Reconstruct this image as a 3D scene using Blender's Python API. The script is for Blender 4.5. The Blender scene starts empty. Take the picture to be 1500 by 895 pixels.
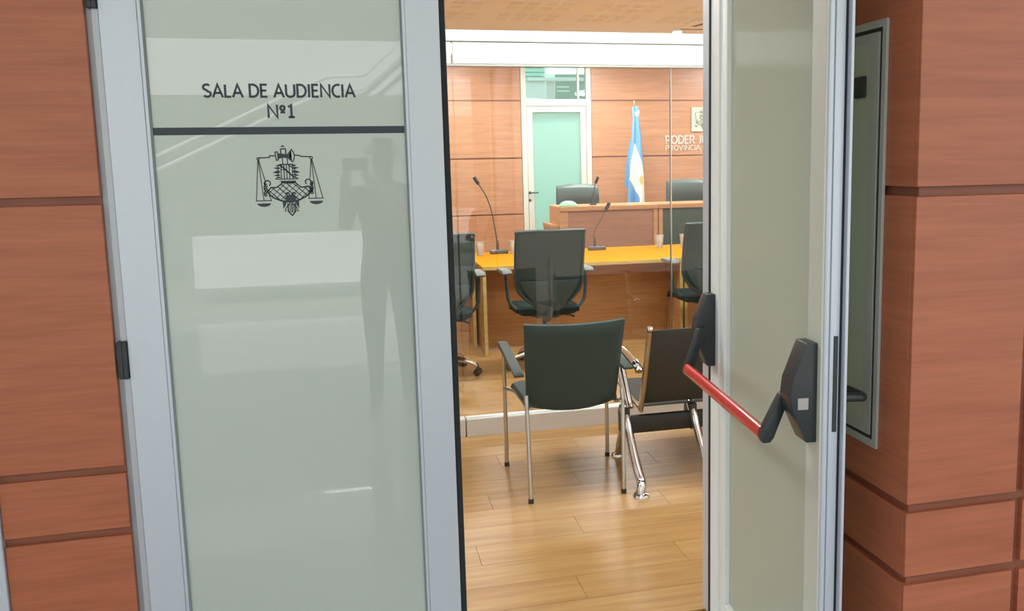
import bpy, bmesh, math, random
from mathutils import Vector, Matrix, noise
random.seed(7)
S = bpy.context.scene
COL = S.collection
PI = math.pi

# ------------------------------------------------------------ camera, sky, exposure
YAW, PITCH, ROLL, FPX, PPX, PPY = 0.24558476, 0.13665943, 0.01773479, 1311.709, 855.02, 415.13
f_ = Vector((math.sin(YAW)*math.cos(PITCH), math.cos(YAW)*math.cos(PITCH), -math.sin(PITCH)))
r_ = Vector((math.cos(YAW), -math.sin(YAW), 0))
d_ = f_.cross(r_)
R2 = math.cos(ROLL)*r_ + math.sin(ROLL)*d_
D2 = -math.sin(ROLL)*r_ + math.cos(ROLL)*d_
cam = bpy.data.cameras.new('camera'); camo = bpy.data.objects.new('camera', cam); COL.objects.link(camo)
camo.matrix_world = Matrix(((R2.x, -D2.x, -f_.x, 0), (R2.y, -D2.y, -f_.y, -2.75), (R2.z, -D2.z, -f_.z, 1.6), (0, 0, 0, 1)))
cam.sensor_fit = 'HORIZONTAL'; cam.sensor_width = 36; cam.lens = FPX/1500*36
cam.shift_x = -(PPX-750)/1500; cam.shift_y = -(447.5-PPY)/1500
cam.clip_start = 0.02; cam.clip_end = 100
S.camera = camo

w = bpy.data.worlds.new('overcast_sky'); S.world = w; w.use_nodes = True
w.node_tree.nodes['Background'].inputs[0].default_value = (0.86, 0.93, 1.0, 1)
w.node_tree.nodes['Background'].inputs[1].default_value = 1.62

sun = bpy.data.lights.new('sun', 'SUN'); sun.energy = 7.0; sun.angle = math.radians(4); sun.color = (1, .97, .92)
suno = bpy.data.objects.new('sun', sun); COL.objects.link(suno); suno.rotation_euler = (math.radians(-50), 0, 0)

S.view_settings.view_transform = 'Standard'; S.view_settings.look = 'None'
S.view_settings.gamma = 1; S.view_settings.use_curve_mapping = False
S.view_settings.exposure = 0.0
MID_WATT = 33
BACK_WATT = 38
VEST_WATT = 19
LAMP_COL = (.97, 1.0, 1.0)

# ------------------------------------------------------------ materials
def nt(name):
    m = bpy.data.materials.new(name); m.use_nodes = True
    t = m.node_tree; return m, t, t.nodes['Principled BSDF'], t.nodes['Material Output']
def plain(name, col, rough=0.5, metal=0.0, spec=0.5, coat=0.0):
    m, t, b, o = nt(name)
    b.inputs['Base Color'].default_value = (*col, 1); b.inputs['Roughness'].default_value = rough
    b.inputs['Metallic'].default_value = metal; b.inputs['Specular IOR Level'].default_value = spec
    b.inputs['Coat Weight'].default_value = coat
    # faint procedural unevenness
    tc = t.nodes.new('ShaderNodeTexCoord'); n = t.nodes.new('ShaderNodeTexNoise'); n.inputs['Scale'].default_value = 35
    n.inputs['Detail'].default_value = 3
    mx = t.nodes.new('ShaderNodeMixRGB'); mx.blend_type = 'MULTIPLY'; mx.inputs[0].default_value = 1
    cr = t.nodes.new('ShaderNodeValToRGB'); cr.color_ramp.elements[0].color = (.975, .975, .975, 1); cr.color_ramp.elements[1].color = (1.02, 1.02, 1.02, 1)
    t.links.new(tc.outputs['Object'], n.inputs['Vector']); t.links.new(n.outputs['Fac'], cr.inputs[0])
    mx.inputs[1].default_value = (*col, 1); t.links.new(cr.outputs[0], mx.inputs[2]); t.links.new(mx.outputs[0], b.inputs['Base Color'])
    return m
def wood(name, c0, c1, scale, rough=0.38, rand=0.0, spec=0.5, fine=1.0):
    """streaked veneer; scale = (x,y,z) frequency, low along the grain"""
    m, t, b, o = nt(name); L = t.links.new
    tc = t.nodes.new('ShaderNodeTexCoord'); mp = t.nodes.new('ShaderNodeMapping'); mp.inputs['Scale'].default_value = scale
    L(tc.outputs['Object'], mp.inputs['Vector'])
    oi = t.nodes.new('ShaderNodeObjectInfo')
    if rand:
        mu = t.nodes.new('ShaderNodeVectorMath'); mu.operation = 'SCALE'; mu.inputs[0].default_value = (13, 7, 5)
        L(oi.outputs['Random'], mu.inputs['Scale']); L(mu.outputs[0], mp.inputs['Location'])
    n = t.nodes.new('ShaderNodeTexNoise'); n.inputs['Scale'].default_value = 1.0; n.inputs['Detail'].default_value = 6; n.inputs['Roughness'].default_value = .62; n.inputs['Distortion'].default_value = .35
    L(mp.outputs[0], n.inputs['Vector'])
    cr = t.nodes.new('ShaderNodeValToRGB'); cr.color_ramp.elements[0].position = .32; cr.color_ramp.elements[1].position = .68
    cr.color_ramp.elements[0].color = (*c0, 1); cr.color_ramp.elements[1].color = (*c1, 1)
    L(n.outputs['Fac'], cr.inputs[0])
    m2 = t.nodes.new('ShaderNodeMapping'); m2.inputs['Scale'].default_value = tuple(s*4.5 for s in scale); L(tc.outputs['Object'], m2.inputs['Vector'])
    n2 = t.nodes.new('ShaderNodeTexNoise'); n2.inputs['Scale'].default_value = 1; n2.inputs['Detail'].default_value = 3; L(m2.outputs[0], n2.inputs['Vector'])
    c2 = t.nodes.new('ShaderNodeValToRGB'); k = .10*fine; c2.color_ramp.elements[0].color = (1-k,)*3+(1,); c2.color_ramp.elements[1].color = (1+k,)*3+(1,)
    c2.color_ramp.elements[0].position = .3; c2.color_ramp.elements[1].position = .7
    L(n2.outputs['Fac'], c2.inputs[0])
    mx = t.nodes.new('ShaderNodeMixRGB'); mx.blend_type = 'MULTIPLY'; mx.inputs[0].default_value = 1
    L(cr.outputs[0], mx.inputs[1]); L(c2.outputs[0], mx.inputs[2]); out = mx.outputs[0]
    if rand:
        hv = t.nodes.new('ShaderNodeHueSaturation'); mr = t.nodes.new('ShaderNodeMapRange')
        mr.inputs['To Min'].default_value = 1-rand; mr.inputs['To Max'].default_value = 1+rand
        L(oi.outputs['Random'], mr.inputs['Value']); L(mr.outputs[0], hv.inputs['Value']); L(out, hv.inputs['Color']); out = hv.outputs[0]
    L(out, b.inputs['Base Color']); b.inputs['Roughness'].default_value = rough; b.inputs['Specular IOR Level'].default_value = spec
    bp = t.nodes.new('ShaderNodeBump'); bp.inputs['Strength'].default_value = .04; bp.inputs['Distance'].default_value = .002
    L(n2.outputs['Fac'], bp.inputs['Height']); L(bp.outputs[0], b.inputs['Normal'])
    return m
def sheet_glass(name, tint=(1, 1, 1), ior=1.5, haze=0.0, hazecol=(1, 1, 1)):
    m, t, b, o = nt(name); t.nodes.remove(b); L = t.links.new
    tr = t.nodes.new('ShaderNodeBsdfTransparent'); tr.inputs[0].default_value = (*tint, 1)
    gl = t.nodes.new('ShaderNodeBsdfGlossy'); gl.inputs['Roughness'].default_value = 0.0
    fr = t.nodes.new('ShaderNodeFresnel'); fr.inputs[0].default_value = ior
    mx = t.nodes.new('ShaderNodeMixShader'); L(fr.outputs[0], mx.inputs[0]); L(tr.outputs[0], mx.inputs[1]); L(gl.outputs[0], mx.inputs[2])
    out = mx.outputs[0]
    if haze:
        df = t.nodes.new('ShaderNodeBsdfDiffuse'); df.inputs[0].default_value = (*hazecol, 1)
        m2 = t.nodes.new('ShaderNodeMixShader'); m2.inputs[0].default_value = haze; L(out, m2.inputs[1]); L(df.outputs[0], m2.inputs[2]); out = m2.outputs[0]
    L(out, o.inputs['Surface']); return m
def frosted(name, dcol, tcol, tfac, ior=1.6, rough=0.0):
    m, t, b, o = nt(name); t.nodes.remove(b); L = t.links.new
    df = t.nodes.new('ShaderNodeBsdfDiffuse'); df.inputs[0].default_value = (*dcol, 1)
    tl = t.nodes.new('ShaderNodeBsdfTranslucent'); tl.inputs[0].default_value = (*tcol, 1)
    m1 = t.nodes.new('ShaderNodeMixShader'); m1.inputs[0].default_value = tfac; L(df.outputs[0], m1.inputs[1]); L(tl.outputs[0], m1.inputs[2])
    gl = t.nodes.new('ShaderNodeBsdfGlossy'); gl.inputs['Roughness'].default_value = rough
    fr = t.nodes.new('ShaderNodeFresnel'); fr.inputs[0].default_value = ior
    mx = t.nodes.new('ShaderNodeMixShader'); L(fr.outputs[0], mx.inputs[0]); L(m1.outputs[0], mx.inputs[1]); L(gl.outputs[0], mx.inputs[2])
    L(mx.outputs[0], o.inputs['Surface']); return m
def net(name, col, alpha, scale):
    """woven or perforated sheet: procedural holes"""
    m, t, b, o = nt(name); L = t.links.new
    b.inputs['Base Color'].default_value = (*col, 1); b.inputs['Roughness'].default_value = .55
    tc = t.nodes.new('ShaderNodeTexCoord'); mp = t.nodes.new('ShaderNodeMapping'); mp.inputs['Scale'].default_value = scale
    L(tc.outputs['Object'], mp.inputs['Vector'])
    v = t.nodes.new('ShaderNodeTexVoronoi'); v.inputs['Scale'].default_value = 1; v.inputs['Randomness'].default_value = 0.15
    L(mp.outputs[0], v.inputs['Vector'])
    lt = t.nodes.new('ShaderNodeMath'); lt.operation = 'GREATER_THAN'; lt.inputs[1].default_value = alpha; L(v.outputs['Distance'], lt.inputs[0])
    L(lt.outputs[0], b.inputs['Alpha']); return m
def emit(name, col, st):
    m, t, b, o = nt(name); t.nodes.remove(b); e = t.nodes.new('ShaderNodeEmission'); e.inputs[0].default_value = (*col, 1); e.inputs[1].default_value = st
    t.links.new(e.outputs[0], o.inputs['Surface']); return m

M = {}
M['cherry'] = wood('cherry_veneer', (.425, .122, .056), (.50, .155, .073), (1.1, 1.1, 20), .34)
M['cherry_room'] = wood('cherry_veneer_room', (.43, .205, .100), (.54, .27, .140), (1.0, 1.0, 15), .36)
M['cherry_room_groove'] = wood('cherry_room_groove', (.25, .11, .055), (.31, .14, .075), (1.1, 1.1, 20), .5)
M['cherry_groove'] = wood('cherry_groove', (.24, .075, .040), (.30, .100, .055), (1.1, 1.1, 20), .5)
M['beech'] = wood('light_wood_trim', (.56, .27, .11), (.68, .36, .16), (1.5, 1.5, 24), .4)
M['bench_panel'] = wood('bench_red_panel', (.41, .195, .115), (.48, .24, .150), (1.2, 1.2, 18), .4)
M['bench_dark'] = plain('dark_green_grey_panel', (.065, .105, .085), .35)
M['table'] = wood('orange_table_top', (.80, .31, .012), (.88, .37, .018), (1.4, 22, 22), .6, spec=0.0)
M['table_edge'] = wood('pale_edge_band', (.55, .36, .11), (.62, .42, .14), (2, 2, 30), .45)
M['table_body'] = wood('reddish_table_board', (.50, .24, .085), (.58, .30, .11), (1.3, 1.3, 16), .25)
M['plank'] = wood('oak_laminate', (.37, .190, .062), (.50, .295, .110), (1.2, 20, 20), .33, rand=.025, spec=.35, fine=.8)
M['alu'] = plain('anodised_aluminium', (.635, .675, .745), .36, .3)
M['alu_jamb'] = plain('aluminium_jamb', (.52, .525, .56), .45, .3)
M['alu_white'] = plain('pale_aluminium', (.88, .90, .86), .42, .05)
M['alu_warm'] = plain('warm_grey_aluminium', (.66, .67, .57), .45, .05)
M['base_front_shaded'] = plain('beige_base_rail_shaded', (.56, .50, .43), .55)  # darker tone carries the shading of the rail's front face
M['rubber'] = plain('black_rubber', (.016, .018, .02), .7)
M['black'] = plain('black_plastic', (.028, .034, .038), .34)
M['blackmetal'] = plain('black_coated_steel', (.03, .032, .03), .4, .2)
M['leather'] = plain('black_leather', (.044, .068, .062), .52, 0, .25)
M['leather_grey'] = plain('worn_black_leather', (.085, .125, .112), .42)
M['fabric_dark'] = plain('dark_grey_plastic', (.035, .058, .055), .45)
M['seat_cloth'] = plain('black_seat_cloth', (.022, .034, .032), .95, 0, .1)
M['pad'] = plain('grey_green_arm_pad', (.06, .078, .070), .5)
M['arm_grey'] = plain('grey_arm_pad', (.19, .205, .185), .6)
M['chrome'] = plain('chrome', (.82, .81, .78), .07, 1.0)
M['steel'] = plain('brushed_steel', (.62, .60, .56), .28, 1.0)
M['bronze'] = plain('bronze_tone_strip', (.52, .40, .26), .3, .8)
M['mesh'] = net('black_mesh_fabric', (.030, .062, .058), .27, (420, 420, 420))
M['perf'] = net('perforated_black_steel', (.040, .040, .034), .26, (160, 160, 160))
M['red'] = plain('red_enamel', (.62, .030, .035), .22, 0, .6, .5)
M['glass'] = sheet_glass('clear_glass', (.985, .995, .99))
M['cup'] = sheet_glass('clear_plastic', (.90, .90, .88), 1.45, .34, (.95, .94, .92))
M['frost'] = frosted('frosted_door_glass', (.80, .88, .82), (.92, .94, .86), .40, 1.95)
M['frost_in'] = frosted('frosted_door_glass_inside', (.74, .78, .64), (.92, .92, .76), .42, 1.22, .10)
M['mint'] = frosted('mint_frosted_glass', (.46, .72, .63), (.54, .80, .71), .70, 1.4, .1)
M['mint_clear'] = sheet_glass('mint_tinted_glass', (.80, .97, .90), 1.5)
M['vinyl'] = plain('dark_blue_grey_vinyl', (.040, .052, .066), .5)
M['silver_letter'] = plain('silver_letters', (.72, .66, .58), .35, .3)
M['plaque'] = plain('pale_plaque', (.52, .55, .43), .5)
M['plaque_ink'] = plain('grey_engraving', (.10, .11, .09), .6)
M['ceil'] = plain('ceiling_paint', (.93, .96, 1.0), .9)
M['ceil_perf'] = plain('perforated_ceiling_field', (.87, .86, .86), .95)
M['white'] = plain('white_paint', (.86, .87, .87), .7)
M['beige'] = plain('beige_paint', (.70, .55, .45), .8)
M['sage'] = plain('sage_green_wall', (.30, .42, .34), .8)
M['mint_paint'] = plain('mint_green_paint', (.42, .78, .66), .6)
M['atrium'] = plain('grey_green_wall', (.30, .33, .27), .8)
M['tile'] = plain('grey_polished_floor', (.46, .46, .45), .03)
M['slot'] = plain('dark_slot', (.10, .07, .05), .8)
M['flag_blue'] = plain('sky_blue_cloth', (.13, .34, .62), .8)
M['flag_white'] = plain('cream_white_cloth', (.84, .82, .72), .8)
M['gold'] = plain('gold_thread', (.70, .52, .16), .5)
M['brass'] = plain('brass', (.72, .50, .22), .25, 1)
M['mint_cloth'] = plain('pale_green_plastic', (.42, .80, .56), .5)
M['mic'] = plain('dark_grey_mic', (.10, .10, .095), .4)
M['lamp'] = emit('added_lamp_diffuser', LAMP_COL, 14)
M['tube'] = emit('fluorescent_tube', (1, .97, .92), 60)
M['skin'] = plain('skin', (.55, .33, .24), .5)
M['shirt'] = plain('grey_shirt', (.22, .24, .25), .9)
M['trouser'] = plain('dark_trousers', (.05, .055, .06), .9)
M['shoe'] = plain('brown_shoes', (.10, .06, .04), .6)
M['hair'] = plain('dark_hair', (.03, .022, .018), .7)
M['latch_silver'] = plain('silver_badge', (.45, .42, .41), .35, .5)
M['cab_glass'] = frosted('cabinet_grey_glass', (.60, .68, .55), (.4, .43, .36), .1, 1.4, .05)
M['cab_frame'] = plain('grey_cabinet_frame', (.52, .54, .50), .45, .2)
M['seal_grey'] = plain('grey_glazing_seal', (.22, .25, .245), .6)
M['cab_dark'] = plain('dark_cabinet_gap', (.035, .042, .040), .6)

# ------------------------------------------------------------ mesh helpers
def B(): return bmesh.new()
def box(bm, x0, x1, y0, y1, z0, z1, bev=0, seg=2):
    t = bmesh.new()
    vs = [t.verts.new((x, y, z)) for z in (z0, z1) for y in (y0, y1) for x in (x0, x1)]
    for q in ((0, 2, 3, 1), (4, 5, 7, 6), (0, 1, 5, 4), (2, 6, 7, 3), (0, 4, 6, 2), (1, 3, 7, 5)): t.faces.new([vs[i] for i in q])
    if bev: bmesh.ops.bevel(t, geom=t.edges[:], offset=bev, segments=seg, profile=.5, affect='EDGES')
    join(bm, t); return bm
def join(bm, t, mat=None):
    if mat is not None: bmesh.ops.transform(t, matrix=mat, verts=t.verts)
    me = bpy.data.meshes.new('tmp'); t.to_mesh(me); t.free(); bm.from_mesh(me); bpy.data.meshes.remove(me)
def smoothpath(pts, k=6):
    P = [Vector(p) for p in pts]; out = []
    for i in range(len(P)-1):
        p0 = P[max(i-1, 0)]; p1 = P[i]; p2 = P[i+1]; p3 = P[min(i+2, len(P)-1)]
        for j in range(k):
            s = j/k
            out.append(.5*((2*p1)+(-p0+p2)*s+(2*p0-5*p1+4*p2-p3)*s*s+(-p0+3*p1-3*p2+p3)*s**3))
    out.append(P[-1]); return out
def tube(bm, pts, r, n=10, smooth=0, rs=None, flat=1.0, up=None):
    P = smoothpath(pts, smooth) if smooth else [Vector(p) for p in pts]
    N = len(P); rings = []; prev = None
    for i, p in enumerate(P):
        d = (P[min(i+1, N-1)]-P[max(i-1, 0)]).normalized()
        if prev is None:
            a = Vector(up) if up else (Vector((0, 0, 1)) if abs(d.z) < .9 else Vector((1, 0, 0)))
            u = (a-d*a.dot(d)).normalized()
        else: u = (prev-d*prev.dot(d)).normalized()
        prev = u; v = d.cross(u)
        rr = r if rs is None else rs[0]+(rs[1]-rs[0])*i/(N-1)
        rings.append([bm.verts.new(p+u*math.cos(2*PI*k/n)*rr+v*math.sin(2*PI*k/n)*rr*flat) for k in range(n)])
    for a, b in zip(rings, rings[1:]):
        for k in range(n): bm.faces.new((a[k], a[(k+1) % n], b[(k+1) % n], b[k]))
    bm.faces.new(rings[0][::-1]); bm.faces.new(rings[-1]); return bm
def prism(bm, poly, axis, a0, a1, bev=0):
    """poly in the two other axes (x,y,z order), extruded along axis"""
    t = bmesh.new()
    def pt(p, a):
        if axis == 0: return (a, p[0], p[1])
        if axis == 1: return (p[0], a, p[1])
        return (p[0], p[1], a)
    A = [t.verts.new(pt(p, a0)) for p in poly]; C = [t.verts.new(pt(p, a1)) for p in poly]; n = len(poly)
    t.faces.new(A); t.faces.new(C[::-1])
    for i in range(n): t.faces.new((A[i], C[i], C[(i+1) % n], A[(i+1) % n]))
    bmesh.ops.recalc_face_normals(t, faces=t.faces[:])
    if bev: bmesh.ops.bevel(t, geom=t.edges[:], offset=bev, segments=2, profile=.5, affect='EDGES')
    join(bm, t); return bm
def lathe(bm, prof, c=(0, 0, 0), n=24, cap=True):
    rings = []
    for r, z in prof: rings.append([bm.verts.new((c[0]+r*math.cos(2*PI*k/n), c[1]+r*math.sin(2*PI*k/n), c[2]+z)) for k in range(n)])
    for a, b in zip(rings, rings[1:]):
        for k in range(n): bm.faces.new((a[k], a[(k+1) % n], b[(k+1) % n], b[k]))
    if cap: bm.faces.new(rings[0][::-1]); bm.faces.new(rings[-1])
    return bm
def slab(bm, fn, nu, nv, th):
    """closed cushion-like sheet: fn(u,v)->(point, normal dir); thickness th"""
    f = [[None]*(nv+1) for _ in range(nu+1)]; b = [[None]*(nv+1) for _ in range(nu+1)]
    for i in range(nu+1):
        for j in range(nv+1):
            p, n = fn(i/nu, j/nv); e = min(i, nu-i)/nu; g = min(j, nv-j)/nv
            k = min(1, .45+min(e, g)*9)
            f[i][j] = bm.verts.new(Vector(p)+Vector(n)*th*.5*k); b[i][j] = bm.verts.new(Vector(p)-Vector(n)*th*.5*k)
    for i in range(nu):
        for j in range(nv):
            bm.faces.new((f[i][j], f[i+1][j], f[i+1][j+1], f[i][j+1])); bm.faces.new((b[i][j], b[i][j+1], b[i+1][j+1], b[i+1][j]))
    for i in range(nu):
        for j in (0, nv):
            q = (f[i][j], b[i][j], b[i+1][j], f[i+1][j]); bm.faces.new(q if j == 0 else q[::-1])
    for j in range(nv):
        for i in (0, nu):
            q = (f[i][j], f[i][j+1], b[i][j+1], b[i][j]); bm.faces.new(q if i == 0 else q[::-1])
    bmesh.ops.recalc_face_normals(bm, faces=bm.faces[:]); return bm
def obj(name, bm, mat, parent=None, smooth=True, ang=38):
    me = bpy.data.meshes.new(name); bm.to_mesh(me); bm.free()
    for m in (mat if isinstance(mat, (list, tuple)) else [mat]): me.materials.append(m)
    if smooth:
        me.shade_smooth(); me.set_sharp_from_angle(angle=math.radians(ang))
    o = bpy.data.objects.new(name, me); COL.objects.link(o)
    if parent: o.parent = parent
    return o
def meshobj(name, me, parent=None, loc=(0, 0, 0)):
    o = bpy.data.objects.new(name, me); COL.objects.link(o); o.location = loc
    if parent: o.parent = parent
    return o
def tag(o, label=None, cat=None, group=None, kind=None):
    if label: o['label'] = label
    if cat: o['category'] = cat
    if group: o['group'] = group
    if kind: o['kind'] = kind
    return o
def thing(name, label, cat, loc=(0, 0, 0), rz=0, group=None, kind=None):
    o = bpy.data.objects.new(name, None); o.empty_display_size = .1; COL.objects.link(o)
    o.location = loc; o.rotation_euler = (0, 0, rz); return tag(o, label, cat, group, kind)
def struct(name, bm, mat, label=None): return tag(obj(name, bm, mat, None, False), label, None, None, 'structure')
def copy_tree(o, parent=None):
    c = o.copy(); COL.objects.link(c)
    if parent: c.parent = parent
    for ch in list(o.children): copy_tree(ch, c)
    return c
# ------------------------------------------------------------ structure
H_CEIL = 2.95
GAP = (0.55, 0.737, 1.513, 2.289)          # groove heights of the corridor panelling
def panel_rows(z0, z1, gaps, half): 
    zs = [z0]+[g for g in gaps if z0 < g < z1]+[z1]
    return [(a+(half if i else 0), b-(half if i < len(zs)-2 else 0)) for i, (a, b) in enumerate(zip(zs, zs[1:]))]
def panelled(root, x0, x1, y0, y1, z0, z1, gaps, half=.0115, bev=.0015, mat='cherry'):
    for a, b in panel_rows(z0, z1, gaps, half):
        obj('panel', box(B(), x0, x1, y0, y1, a, b, bev, 1), M[mat], root)

# corridor floor and the oak floor of the hearing room
struct('floor', box(B(), -3.2, 7.0, 0.06, 10, -.2, -.010), M['plank'], 'oak laminate floor of the hearing room')
fl = bpy.data.objects['floor']
PW, PL = .19, 1.28
pm = bpy.data.meshes.new('plank'); t_ = box(B(), 0, PL-.0012, 0, PW-.0012, -.010, 0, .0005, 1); t_.to_mesh(pm); t_.free(); pm.materials.append(M['plank'])
row = 0; y = .08
while y < 6.0:
    x = -.55+(row*.47 % PL)-PL*.35
    x1 = 2.6+.42*y
    while x < x1:
        meshobj('plank', pm, fl, (x, y, 0)); x += PL
    y += PW; row += 1
struct('floor_corridor', box(B(), -10, 10, -14, .06, -.2, 0), M['tile'], 'polished grey corridor floor')

# left panelled wall
wl = struct('wall_left', box(B(), -1.019, -.690, .014, .12, 0, H_CEIL), M['cherry_groove'], 'cherry veneer wall left of the closed door leaf')
panelled(wl, -1.019, -.690, 0, .016, 0, H_CEIL, GAP)
wl2 = struct('wall_corridor_left', box(B(), -10, -1.075, .0, .12, 0, H_CEIL), M['cherry'])
tr2 = struct('trim_2', box(B(), -1.073, -1.0205, -.012, .1, 0, H_CEIL, .002, 1), M['alu'], 'aluminium trim at the far left edge of the wall')
# lintel wall above the leaves
struct('wall_lintel', box(B(), -.690, 1.268, 0, .12, 2.42, H_CEIL), M['cherry'])
# right return and right front wall
YR = -.906; XR = 1.268
wr = struct('wall_right', box(B(), XR+.014, 1.80, YR+.014, .12, 0, H_CEIL), M['cherry_groove'], 'cherry veneer pier right of the open door leaf')
for a, b in panel_rows(0, H_CEIL, GAP, .0115):
    obj('panel', box(B(), XR, 1.582, YR, YR+.0155, a, b, .0015, 1), M['cherry'], wr)
    obj('panel', box(B(), 1.604, 2.70, YR, YR+.0155, a, b, .0015, 1), M['cherry'], wr)
    obj('panel', box(B(), XR, XR+.0155, YR+.0157, .0, a, b, .0006, 1), M['cherry'], wr)
struct('wall_corridor_right', box(B(), 1.8, 10, YR+.014, .12, 0, H_CEIL), M['cherry_groove'])
# jambs
jl = struct('trim_1', box(B(), -.673, -.6555, .004, .10, 0, 2.42, .001, 1), M['alu_jamb'], 'aluminium door jamb beside the left hinges')
struct('trim_3', box(B(), -.690, -.673, .022, .10, 0, 2.42), M['alu_jamb'], 'shadow gap strip beside the left jamb')
struct('trim_4', box(B(), 1.135, XR, .004, .10, 0, 2.42, .001, 1), M['alu'], 'right door jamb behind the open leaf')
struct('trim_5', box(B(), -.673, 1.268, .004, .10, 2.37, 2.42, .001, 1), M['alu'], 'aluminium head of the door frame')

# room shell
struct('wall_room_left', box(B(), -3.2, -3.08, .12, 10, 0, H_CEIL), M['white'])
struct('wall_room_right', box(B(), 6.9, 7.02, .12, 10, 0, H_CEIL), M['white'])
struct('wall_room_front_left', box(B(), -3.2, -.690, .121, .2, 0, H_CEIL), M['white'])
struct('wall_room_front_right', box(B(), 1.268, 7, .121, .2, 0, H_CEIL), M['white'])
ce = struct('ceiling', box(B(), -3.2, 7.02, .12, 10, H_CEIL, H_CEIL+.2), M['ceil'], 'salmon tinted plaster ceiling of the hearing room')
pf = bpy.data.meshes.new('perforated_field'); t_ = box(B(), -.052, .052, -.085, .085, -.003, .001); t_.to_mesh(pf); t_.free(); pf.materials.append(M['ceil_perf'])
for gi in range(4):
    for c in range(4):
        for yy in (4.45, 4.68, 5.10, 5.33, 5.72, 5.95):
            x = .62+gi*.80+c*.155+(yy-5)*.0
            if yy < 5 and gi > 2: continue
            meshobj('perforated_field', pf, ce, (x, yy, H_CEIL))
struct('ceiling_corridor', box(B(), -10, 10, -2.9, .12, H_CEIL, H_CEIL+.2), M['white'])

# back wall of the room
wb = struct('wall_back', box(B(), -3.2, 2.139, 9.014, 9.12, 0, H_CEIL), M['cherry_room_groove'], 'cherry veneer back wall left of the mint glass door')
wb2 = struct('wall_back_right', box(B(), 3.090, 7.02, 9.014, 9.12, 0, H_CEIL), M['cherry_room_groove'], 'cherry veneer back wall behind the flag')
BG = (.905, 1.640, 2.383)
panelled(wb, -3.0, 2.137, 9, 9.016, .2, H_CEIL, BG, .010, .002, 'cherry_room')
panelled(wb2, 3.092, 5.20, 9, 9.016, .2, H_CEIL, BG, .010, .002, 'cherry_room')
panelled(wb2, 5.212, 6.9, 9, 9.016, .2, H_CEIL, BG, .010, .002, 'cherry_room')
struct('floor_dais', box(B(), .9, 6.9, 6.62, 9.0, -.009, .2, .004, 1), M['plank'], 'raised platform under the judges bench')

# beyond the back door: daylit passage
struct('floor_passage', box(B(), -4, 10, 9.12, 14, -.2, .2), M['tile'])
struct('wall_passage', box(B(), 3.42, 10, 13.0, 13.2, .2, 3.9), M['sage'], 'sage green wall beyond the transom')
struct('wall_passage_left', box(B(), -4, 3.42, 13.0, 13.2, .2, 3.9), M['white'])
struct('trim_6', box(B(), 2.955, 3.095, 11.2, 11.34, .2, 4.2, .01, 1), M['white'], 'white column seen through the transom')
struct('trim_7', box(B(), 2.66, 6.0, 11.10, 11.18, 2.825, 2.880, .004, 1), M['white'], 'white rail seen through the transom')
mw = B()
for k in range(4): box(mw, 2.93, 3.30, 12.94, 12.99, 2.99+k*.075, 3.05+k*.075, .004, 1)
struct('window_1', mw, M['mint_paint'], 'mint green louvred window beyond the transom')
for k, (z, xr) in enumerate(((2.736, 3.30), (2.673, 3.31))): struct('trim_%d' % (11+k), box(B(), 3.10, xr, 11.12, 11.16, z-.008, z+.010, .003, 1), M['white'])  # added white bars shaped as the light streaks reflected in the transom

# corridor side seen only as a reflection in the leaf: white gallery edge and low parapet across the atrium
g8 = box(B(), -7, 8, -8.235, -8.2, 2.395, 3.015, .004, 1); box(g8, -7, 8, -8.9, -8.235, 2.46, 2.90)
struct('trim_8', g8, M['white'], 'white gallery edge across the atrium')
struct('trim_9', box(B(), -1.85, 6, -8.5, -8.2, .20, .80, .01, 1), M['white'], 'low white parapet across the atrium')
struct('wall_atrium', box(B(), -10, 10, -13.2, -13, 0, 7), M['atrium'])
hr = B()
for k in (0, .15): tube(hr, [(-3.6, -7.95, .87+k), (-2.0, -7.95, 1.62+k), (-.27, -7.95, 2.43+k), (.14, -7.95, 2.45+k), (2.6, -7.95, 4.6+k)], .022, 8)
struct('trim_10', hr, M['white'], 'slanting handrail across the atrium')

# ------------------------------------------------------------ ceiling lamps added out of view to light the room; gallery lamp
def added_ceiling_lamp(x, y, watt, w_=.6, l_=.6, z=H_CEIL):
    t = thing('added_ceiling_light', 'square ceiling light out of view, added to light the room', 'light', (x, y, z), 0, 'ceiling lights added out of view in the room')
    fr = B()
    for a in ((-w_/2-.02, w_/2+.02, -l_/2-.02, -l_/2), (-w_/2-.02, w_/2+.02, l_/2, l_/2+.02), (-w_/2-.02, -w_/2, -l_/2, l_/2), (w_/2, w_/2+.02, -l_/2, l_/2)):
        box(fr, *a, -.012, 0)
    obj('frame', fr, M['white'], t); obj('diffuser', box(B(), -w_/2, w_/2, -l_/2, l_/2, -.07, 0), M['lamp'], t)  # diffuser dropped so its glowing sides brighten the ceiling
    L = bpy.data.lights.new('added_lamp_light', 'AREA'); L.shape = 'RECTANGLE'; L.size = w_; L.size_y = l_; L.energy = watt; L.color = LAMP_COL
    lo = bpy.data.objects.new('added_lamp_light', L); COL.objects.link(lo); lo.location = (0, 0, -.08); lo.parent = t
for x, y in ((.6, 3.5), (2.4, 3.5), (4.6, 3.5)): added_ceiling_lamp(x, y, MID_WATT)
for x, y in ((1.2, 7.85), (3.1, 7.85), (5.2, 7.85)): added_ceiling_lamp(x, y, BACK_WATT)
for x, y in ((-.6, 1.2), (1.4, 1.2), (3.6, 1.2)): added_ceiling_lamp(x, y, VEST_WATT)

lt = thing('linear_lamp', 'long fluorescent lamp under the gallery edge across the atrium', 'light', (-.305, -8.345, 2.46))
obj('housing', box(B(), -.33, .33, -.04, .04, -.03, 0, .003, 1), M['white'], lt)
tb = B(); tube(tb, [(-.30, 0, -.0445), (.30, 0, -.0445)], .012, 10); obj('tube', tb, M['tube'], lt)

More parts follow.
